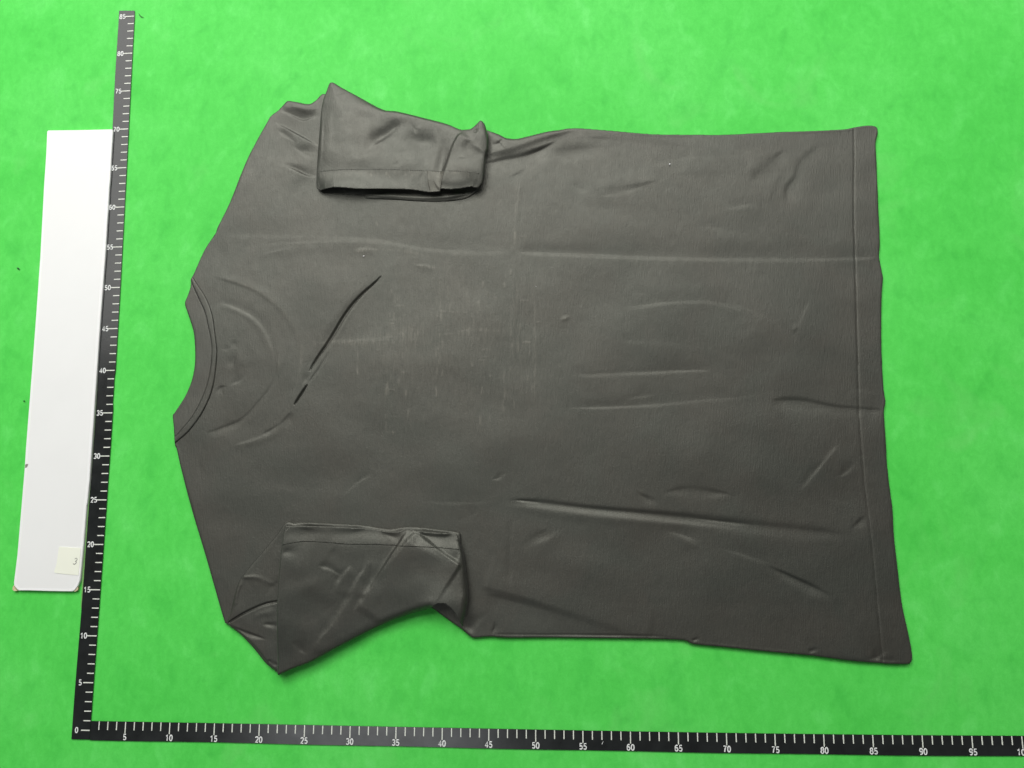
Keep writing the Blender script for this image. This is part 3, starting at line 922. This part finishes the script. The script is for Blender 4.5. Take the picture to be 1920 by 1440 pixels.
def stitches(parent, lines, hfun, dz, pitch=0.0026, ln=0.0017, wd=0.0006):
    V, F = [], []
    for L in lines:
        smp = Sampler(L, hfun)
        P, d = sample_line(L, pitch)
        z = smp(P) + dz
        for p, q, zz in zip(P, d, z):
            n = np.array([-q[1], q[0]])
            b = len(V)
            for sx, sy, h in ((-1, -1, 0), (1, -1, 0), (1, 1, 0), (-1, 1, 0), (-.6, 0, 1), (.6, 0, 1)):
                c = p + q * sx * ln / 2 + n * sy * wd / 2
                V.append((c[0], c[1], zz - 0.0004 + h * 0.0006))
            F += [(b, b + 1, b + 5, b + 4), (b + 1, b + 2, b + 5), (b + 2, b + 3, b + 4, b + 5), (b + 3, b, b + 4)]
    me = bpy.data.meshes.new('stitching')
    me.from_pydata(V, [], F)
    o = link('stitching', me, M_THREAD, parent)
    o['kind'] = 'stuff'
    return o

def offset_line(L, d):
    t = np.gradient(L, axis=0)
    t /= np.maximum(np.linalg.norm(t, axis=1)[:, None], 1e-9)
    return L + np.stack([-t[:, 1], t[:, 0]], 1) * d

stitches(neck_tape, [offset_line(so, -0.0004)[2:-2]], tape_h, 0.0002)
stitches(collar, [offset_line(si, 0.0000)[2:-2]], lambda g: body_height(g, 0.0002), 0.0005, 0.0022, 0.0013, 0.0005)
stitches(hem, [hl[3:-4]], hem_h, -0.0001, 0.003, 0.0018, 0.0005)

# ------------------------------------------------------------------ sleeves
def edge_prof(d, r):
    u = np.clip(d / r, 0, 1)
    return np.sqrt(np.clip(1 - (1 - u) ** 2, 0, 1))

# upper sleeve: mouth towards the bottom of the picture
ZS = 0.010
S1_CLOSED = [(592, 350), (591, 330), (594, 280), (596, 255), (600, 205), (605, 180), (610, 168), (618.7, 150.5), (640, 161.5), (670, 177.5), (716, 202), (745, 206), (797.5, 219), (837.5, 231), (862.5, 242), (872.5, 242.8), (882.5, 242), (893, 234), (901, 227), (908, 232), (912, 243), (915.5, 260), (915, 280), (911, 295), (909, 325), (905, 345), (897, 354)]
S1_MOUTH = [(889, 352.5, .012), (885, 350.5, .0125), (865, 354, .013), (845, 355.5, .013), (827, 354, .0125), (824, 359.5, .0115), (805, 360.5, .011), (785, 357.5, .0115), (767, 355, .0125), (717, 354, .014), (667, 354, .016), (640, 351.5, .0165), (625, 351, .0155), (610, 353.5, .0125), (599, 357, .0085)]
s1c = WP(smooth_line(S1_CLOSED, 4), ZS)
s1m = np.array([W(a, b, z)[:2] for a, b, z in S1_MOUTH])
_l = np.concatenate([[0], np.cumsum(np.linalg.norm(np.diff(s1m, axis=0), axis=1))])
S1_T, S1_Z = _l / _l[-1], np.array([p[2] for p in S1_MOUTH])
S1 = np.concatenate([s1c, s1m])
S1S = [
 ([(690, 277), (712, 266), (735, 250), (762, 230)], 1.4, 3, 5, 0.25),
 ([(690, 262), (712, 254), (735, 238), (752, 228)], -2.0, 5, 4, 0.25),
 ([(763, 216), (772, 232), (781, 252)], -1.3, 5, 1.6, 0.4),
 ([(768, 226), (782, 238), (790, 246)], 0.8, 3, 2, 0.4),
 ([(870, 246), (858, 262), (849, 280), (840, 305), (826, 352)], 2.4, 16, 1.8, 0.12),
 ([(864, 246), (851, 262), (842, 280), (833, 305), (822, 335)], -1.6, 1.6, 5, 0.2),
 ([(818, 235), (826, 260), (828, 290)], -1.0, 3, 3, 0.3),
 ([(790, 225), (800, 250), (812, 285)], -0.8, 4, 4, 0.3),
 ([(870, 262), (885, 275), (898, 290), (903, 300)], -2.2, 4, 5, 0.3),
 ([(852, 300), (865, 296), (880, 298)], 0.8, 2, 2, 0.3),
 ([(621, 195), (616, 250), (614, 300)], 0.7, 3, 4, 0.3),
 ([(618, 183), (640, 175), (650, 172)], 0.7, 1.6, 2, 0.3),
 ([(675, 186), (672, 215), (680, 240)], -0.6, 3, 3, 0.3),
 ([(604, 195), (601, 260), (597, 330)], 0.8, 1.5, 2.5, 0.2),
 ([(885, 246), (893, 247), (902, 244)], -2.0, 1.6, 1.6, 0.3),
 ([(901, 232), (910, 250), (911, 290)], 0.8, 2, 3, 0.2),
 ([(680, 343), (692, 346), (702, 352)], -0.7, 1.5, 1.5, 0.3),
 ([(795, 318), (790, 335), (796, 352)], -0.9, 1.6, 1.6, 0.3),
 ([(735, 312), (748, 306), (758, 308)], -0.5, 2, 2, 0.3),
]
S1B = [(722, 250, 42, 15, -28, -3.2), (790, 264, 42, 18, 12, -3.6), (880, 282, 26, 14, 25, -1.6), (650, 240, 26, 50, 0, 0.8), (828, 300, 10, 40, 12, -2.0), (765, 212, 95, 20, 12, 2.6), (800, 290, 90, 18, 6, -1.6), (700, 275, 40, 10, -20, -1.0), (650, 290, 60, 30, 0, 1.5), (735, 300, 60, 24, 0, 1.5), (880, 320, 24, 20, 0, 1.5), (650, 340, 40, 16, 0, 2.2), (870, 345, 22, 12, 0, 1.6)]
S1S = [natural(b, 0.75, 2.2) for b in S1S]

def s1_up(g, lift=0.0):
    d = np.minimum(g.dist(s1c, 0.06)[0], 0.06)
    dm, _, Tm, _, _ = g.dist(s1m, 0.06)
    dm = np.minimum(dm, 0.06)
    ur = np.clip((g.X - W(800, 300)[0]) / (W(905, 300)[0] - W(800, 300)[0]), 0, 1)
    H = 0.0054 + 0.0055 * ur + (0.0016 + 0.001 * ur) * edge_prof(d, 0.002) + 0.0050 * (1 - np.exp(-d / 0.013))
    H += (0.75 * apply_strokes(g, S1S, 0.013) + apply_blobs(g, S1B, 0.013) + 0.0004 * waves(g.X, g.Y, 31, 0.02, 0.06, 20)
          + 0.00003 * waves(g.X, g.Y, 32, 0.006, 0.014, 20)) * np.clip(d / 0.004, 0.15, 1)
    b = np.exp(-(dm / 0.011) ** 2) * (dm < 0.055)
    zm = np.interp(Tm, S1_T, S1_Z)
    H = H * (1 - b) + (zm + 0.3 * (H - 0.012)) * b
    return H + lift
sleeve1 = sheet('sleeve', S1, 0.0008, s1_up, M_CLOTH, shirt, shell=0.0011)
sleeve1['label'] = 'sleeve nearer the top of the picture, its dark cuff mouth open'
# back layer of the same sleeve: its lip shows below the mouth
L1 = [(640, 345), (648, 362), (668, 368.5), (690, 371), (735, 373), (790, 376), (830, 376), (870, 371.5), (888, 362), (899, 350), (903, 330), (895, 300), (860, 290), (750, 290), (680, 290), (645, 300)]
l1 = WP(smooth_line(L1, 4, True), 0.0065)

def s1_low(g):
    d = np.minimum(g.dist(l1, 0.02, True)[0], 0.02)
    H = 0.0041 + 0.0006 * edge_prof(d, 0.0015) + 0.0002 * waves(g.X, g.Y, 35, 0.01, 0.04, 12)
    # the lip runs up to the fold on the right and stays low on the left
    H += apply_strokes(g, [([(690, 366), (740, 368), (800, 371), (850, 368), (885, 358)], 1.6, 4, 2, 0.2), ([(650, 362), (665, 367), (690, 369)], -0.8, 4, 3, 0.2)], 0.006)
    return np.clip(H, 0.0038, 0.0075)
sheet('inner_layer', l1, 0.0009, s1_low, M_CLOTH, sleeve1, shell=0.0008)
# cuff band (turned and stitched)
C1T = [(596, 319), (650, 317.5), (720, 317.5), (800, 319.5), (850, 322), (907, 327)]
c1 = np.concatenate([WP(smooth_line(C1T, 4), 0.0125), WP([(905, 345), (897, 352.5)], 0.011), s1m * 1.0, WP([(594.5, 345)], 0.010)])
def cuff1_h(g):
    return s1_up(g, 0.00016)
C1G = []
rg = random.Random(3)
for i in range(34):
    x = rg.choice([rg.uniform(600, 795), rg.uniform(690, 780), rg.uniform(845, 885)])
    y = rg.uniform(318, 330)
    C1G.append(([(x, y), (x + rg.uniform(-2, 6), y + rg.uniform(2, 9))], rg.uniform(0.3, 0.9), 1.2, 1.2, 0.3))
cuff1 = sheet('cuff', c1, 0.0008, cuff1_h, M_CLOTH, sleeve1, skirt=lambda V: V[:, 2] - 0.0008,
              attr=lambda g: np.clip(apply_strokes(g, C1G, 0.0125) * 1000 + apply_blobs(g, [(690, 325, 90, 7, 0, 0.35), (770, 328, 30, 8, 0, 0.3)], 0.0125) * 1000, 0, 1))
PT = [(801, 319.5), (832, 321), (826, 352), (824.5, 357.5), (806, 358.5), (801.5, 340)]
sheet('seam_patch', WP(PT, 0.0145), 0.0008, lambda g: s1_up(g, 0.0008), M_PATCH, sleeve1, skirt=lambda V: V[:, 2] - 0.0008)
st1 = WP(smooth_line([(600, 319), (650, 317.5), (720, 317.5), (795, 319)], 4), 0.0125)
st1b = WP(smooth_line([(842, 322), (870, 324), (903, 327)], 4), 0.0125)

def stitches_on(parent, lines, hfun, dz, **k):
    return stitches(parent, lines, hfun, dz, **k)
stitches_on(cuff1, [offset_line(st1, -0.0006), offset_line(st1b, -0.0006)], cuff1_h, 0.0003, pitch=0.0026, ln=0.0016, wd=0.0005)

# lower sleeve: mouth towards the top of the picture, body side raised
S2_CLOSED_L = [(807, 1141.5), (775, 1150), (737.5, 1163.5), (700, 1180), (667, 1197), (625, 1219), (583, 1242), (550, 1254.5), (524, 1266), (520.5, 1265), (521, 1230), (521, 1205.6), (523, 1160), (524, 1127), (527, 1080), (530, 1042.5), (535, 1005), (537.8, 984)]
S2_MOUTH = [(552, 985.5), (580, 985.5), (611, 986.5), (650, 988.5), (690, 991), (715, 994.5), (735, 997.5), (750, 996), (762, 990.5), (770, 990.5), (780, 995), (795, 996.5), (825, 999), (856, 1000.5)]
S2_CLOSED_R = [(861, 1014), (866, 1028), (869.6, 1042.5), (872.4, 1062), (876.6, 1098.7), (878, 1121), (875, 1143.7), (869.6, 1163.4), (868.5, 1175)]
S2_OPEN = [(862, 1165), (856, 1152), (849, 1141), (836, 1130), (822, 1130), (812, 1136)]
s2l = WP(smooth_line(S2_CLOSED_L, 4), 0.009)
s2m = WP(smooth_line(S2_MOUTH, 4), 0.0085)
s2r = WP(smooth_line(S2_CLOSED_R, 4), 0.011)
s2o = WP(S2_OPEN, 0.016)
S2 = np.concatenate([s2l, s2m, s2r, s2o])
S2S = [
 ([(766, 993), (752, 1018), (735, 1043), (712, 1080), (692, 1110), (668, 1145)], 3.4, 24, 2.2, 0.1),
 ([(758, 998), (744, 1022), (727, 1048), (704, 1085), (684, 1115)], -1.6, 1.5, 5, 0.15),
 ([(774, 994), (790, 1008), (815, 1026), (840, 1044), (868, 1062)], 3.2, 1.6, 13, 0.08),
 ([(786, 996), (805, 1010), (830, 1030), (862, 1050)], -2.4, 5, 1.6, 0.1),
 ([(776, 1000), (782, 1012), (786, 1026)], -1.4, 2, 2, 0.25),
 ([(600, 1058), (618, 1063), (632, 1071), (643, 1080)], -1.6, 2, 1.6, 0.3),
 ([(660, 1058), (650, 1078), (634, 1104), (628, 1112)], 1.3, 4, 2, 0.25),
 ([(652, 1060), (640, 1080), (628, 1098)], -1.2, 2, 3, 0.3),
 ([(690, 1060), (672, 1090), (655, 1125), (640, 1150), (612, 1188), (586, 1225)], 1.8, 7, 2.5, 0.12),
 ([(664, 1108), (650, 1128), (630, 1156), (600, 1196)], -1.5, 2, 4, 0.2),
 ([(690, 1112), (675, 1130), (662, 1142)], -1.4, 2, 3, 0.25),
 ([(548, 1200), (562, 1212), (578, 1228)], -1.2, 2.5, 2, 0.3),
 ([(760, 1060), (790, 1044), (820, 1046), (850, 1060)], -0.8, 6, 6, 0.3),
 ([(636, 1020), (626, 1040), (618, 1056)], -0.6, 3, 3, 0.3),
 ([(700, 1045), (680, 1075)], 0.8, 3, 3, 0.3),
 ([(560, 1172), (600, 1150), (640, 1120)], -1.0, 8, 6, 0.3),
 ([(720, 1000), (745, 1008), (756, 1014)], -1.0, 3, 3, 0.3),
 ([(737, 1158), (770, 1143), (805, 1130), (830, 1118)], 1.2, 7, 8, 0.3),
 ([(870, 1100), (872, 1140), (866, 1165)], 1.5, 6, 4, 0.2),
]
S2B = [(545, 1033, 12, 7, 0, -1.0), (575, 1060, 30, 22, 0, 1.0), (600, 1145, 45, 30, 0, -1.5), (540, 1130, 16, 60, 0, -0.5), (780, 1100, 60, 25, -15, 1.2), (560, 1000, 30, 10, 0, -0.6), (838, 1020, 20, 14, 20, -1.2), (580, 1098, 30, 14, -20, 0.9), (700, 1120, 30, 20, -40, 1.0)]
S2S = [natural(b, 0.75, 2.2) for b in S2S]


def s2_up(g, lift=0.0):
    dl = np.minimum(g.dist(s2l, 0.06)[0], 0.06)
    dr = np.minimum(g.dist(s2r, 0.06)[0], 0.06)
    dm = np.minimum(g.dist(s2m, 0.06)[0], 0.06)
    do = np.minimum(g.dist(s2o, 0.06)[0], 0.06)
    x0, x1 = W(540, 1100)[0], W(870, 1100)[0]
    u = np.clip((g.X - x0) / (x1 - x0), 0, 1)
    top = 0.0018 + 0.0095 * u ** 1.3
    H = 0.0066 + (top - 0.0012) * np.minimum(edge_prof(dl, 0.010), 0.35 + 0.65 * edge_prof(dr, 0.008)) + 0.0012 * np.minimum(edge_prof(dl, 0.002), edge_prof(dr, 0.003))
    # the left half tips away from the light: high along its left fold, sinking to the slanting crease
    k = np.clip((g.X - W(522, 1100)[0]) / (W(700, 1100)[0] - W(522, 1100)[0]), 0, 1)
    H += 0.0150 * (1 - k) * edge_prof(dl, 0.003) * (0.25 + 0.75 / (1 + np.exp(-(g.Y - W(560, 1195)[1]) / 0.013)))
    ex = ((g.X - W(836, 1128)[0]) / 0.022) ** 2 + ((g.Y - W(836, 1128)[1]) / 0.018) ** 2
    H += 0.0050 * np.exp(-ex)
    H -= 0.55 * top * np.exp(-(dm / 0.012) ** 2) * np.minimum(edge_prof(dl, 0.010), edge_prof(dr, 0.009))
    H += (0.75 * apply_strokes(g, S2S, 0.010) + apply_blobs(g, S2B, 0.010) + 0.0003 * waves(g.X, g.Y, 41, 0.02, 0.07, 20)
          + 0.00003 * waves(g.X, g.Y, 42, 0.006, 0.014, 20)) * np.clip(np.minimum(dl, dr) / 0.006, 0.15, 1) * np.clip(dm / 0.004, 0.5, 1)
    H += apply_strokes(g, [([(560, 986), (650, 989), (690, 991)], 1.2, 4, 4, 0.2), ([(712, 994), (735, 997), (756, 994)], 1.0, 3, 3, 0.2), ([(782, 996), (815, 998), (850, 1000)], 1.4, 3, 3, 0.2)], 0.008)
    return np.maximum(H, 0.0060) + lift
sleeve2 = sheet('sleeve', S2, 0.0008, s2_up, M_CLOTH, shirt, shell=0.0011)
sleeve2['label'] = 'sleeve nearer the bottom of the picture, folded flat over the darker corner'
L2 = [(535, 979), (552, 980.5), (566, 979), (611, 981), (650, 983), (690, 985.5), (712, 989.5), (732, 991.5), (750, 989), (762, 987.5), (775, 987.5), (793, 989), (825, 993), (856, 997), (864, 1006), (862, 1040), (850, 1090), (790, 1120), (700, 1160), (620, 1200), (560, 1236), (535, 1248), (521, 1264), (516.7, 1259.5), (498.4, 1242), (476, 1214), (450.6, 1189), (425, 1169.5), (430, 1150), (438, 1115), (446, 1090), (452, 1081), (470, 1058), (492, 1033), (515, 1006)]
l2 = WP(smooth_line(L2, 3, True), 0.0062)
L2S = [
 ([(425, 1170), (445, 1157), (470, 1144), (500, 1132), (535, 1126)], -4.0, 1.0, 1.0, 0.05, 3.0),
 ([(426, 1170), (450, 1182), (475, 1191), (502, 1199)], -2.4, 1.0, 2.6, 0.4),
 ([(449, 1083), (480, 1082), (500, 1090), (524, 1098)], 0.8, 2, 2.5, 0.2),
 ([(455, 1088), (446, 1110), (440, 1140)], 1.0, 2, 4, 0.2),
 ([(490, 1170), (510, 1172), (530, 1176)], -1.0, 2.5, 2.5, 0.25),
 ([(500, 1238), (512, 1245), (520, 1246)], -1.2, 2, 2, 0.2),
 ([(497, 1118), (510, 1100), (525, 1090)], -0.5, 3, 3, 0.3),
 ([(470, 1160), (495, 1150), (520, 1146)], 0.7, 4, 4, 0.3),
]

def s2_low(g):
    d = np.minimum(g.dist(l2, 0.02, True)[0], 0.02)
    H = 0.0040 + 0.0020 * edge_prof(d, 0.004)
    H += (0.75 * apply_strokes(g, L2S, 0.006) + 0.00025 * waves(g.X, g.Y, 45, 0.015, 0.05, 16) + 0.00003 * waves(g.X, g.Y, 46, 0.006, 0.014, 20)) * np.clip(d / 0.003, 0.15, 1)
    # lips of the mouth: little pouts
    H += apply_strokes(g, [([(560, 980), (650, 983), (690, 985.5)], 0.9, 2, 2, 0.2), ([(740, 990), (756, 988)], 0.6, 2, 2, 0.2), ([(785, 988), (850, 996)], 0.9, 2, 2, 0.2)], 0.006)
    u = np.clip((g.X - W(560, 1100)[0]) / 0.02, 0, 1)
    return np.clip(H, 0.0012, 0.0061 + 0.003 * (1 - u))
sheet('inner_layer', l2, 0.0009, s2_low, M_CLOTH, sleeve2, skirt=0.001)
C2B = [(536, 1021), (569, 1015), (610, 1016), (653, 1020), (709, 1021), (760, 1023.5), (800, 1025), (850, 1029), (866, 1031)]
c2l = WP(smooth_line(C2B, 4), 0.009)
c2 = np.concatenate([s2m, WP([(861, 1014)], 0.010), c2l[::-1], WP([(536, 1000)], 0.008)])
def cuff2_h(g):
    return s2_up(g, 0.00016)
cuff2 = sheet('cuff', c2, 0.0008, cuff2_h, M_CLOTH, sleeve2, skirt=lambda V: V[:, 2] - 0.0008)
stitches(cuff2, [offset_line(c2l, 0.0006)[3:-5]], cuff2_h, 0.0003, 0.0026, 0.0016, 0.0005)

# ------------------------------------------------------------------ small things lying about
def lump(name, px, py, z, r, mat, label, cat, sx=1.0, ang=0.0):
    import bmesh
    bm = bmesh.new()
    bmesh.ops.create_icosphere(bm, subdivisions=2, radius=r)
    rr = random.Random(int(px))
    for v in bm.verts:
        v.co *= 1 + rr.uniform(-0.22, 0.22)
        v.co.x *= sx
        v.co.z *= 0.6
    me = bpy.data.meshes.new(name)
    bm.to_mesh(me)
    bm.free()
    o = link(name, me, mat)
    p = W(px, py, z)
    o.location = (p[0], p[1], z + r * 0.5)
    o.rotation_euler = (0, 0, ang)
    o['label'] = label
    o['category'] = cat
    return o
lump('lint_speck', 1255.5, 308, 0.0042, 0.00085, M_LINT, 'tiny white lint dot on the shirt back near its upper side', 'lint')
lump('lint_speck', 682, 480, 0.0042, 0.0005, M_LINT, 'tiny pale lint fleck on the shirt below the upper sleeve', 'lint', 2.2, 0.3)
lump('grit_speck', 34.5, 503.5, 0.0, 0.0009, M_CRUMB, 'dark speck on the green sheet left of the white board, the upper one', 'grit', 2.2, -0.5)
lump('grit_speck', 45.5, 752, 0.0, 0.0008, M_CRUMB, 'dark speck on the green sheet touching the left side of the white board', 'grit', 1.3, 0.2)
lump('lint_speck', 1005, 537, 0.0042, 0.0004, M_LINT, 'minute pale fleck on the middle of the shirt back', 'lint', 0.8, 0.3)

def hair():
    pts = [(260.5, 25.5), (262.5, 29), (265.5, 31.7), (269.5, 32.6)]
    L = WP(smooth_line(pts, 5), 0.0)
    V, F = [], []
    n = 6
    for i, p in enumerate(L):
        t = L[min(i + 1, len(L) - 1)] - L[max(i - 1, 0)]
        t = t / np.linalg.norm(t)
        nn = np.array([-t[1], t[0]])
        r = 0.00042 * (0.5 + 0.5 * math.sin(math.pi * (i + 0.5) / len(L)))
        for k in range(n):
            a = 2 * math.pi * k / n
            V.append((p[0] + nn[0] * r * math.cos(a), p[1] + nn[1] * r * math.cos(a), 0.0004 + r * math.sin(a)))
    for i in range(len(L) - 1):
        for k in range(n):
            F.append((i * n + k, i * n + (k + 1) % n, (i + 1) * n + (k + 1) % n, (i + 1) * n + k))
    me = bpy.data.meshes.new('hair_strand')
    me.from_pydata(V, [], F)
    o = link('hair_strand', me, M_HAIR)
    o['label'] = 'short curved dark hair on the green sheet by the 85 mark'
    o['category'] = 'hair'
hair()
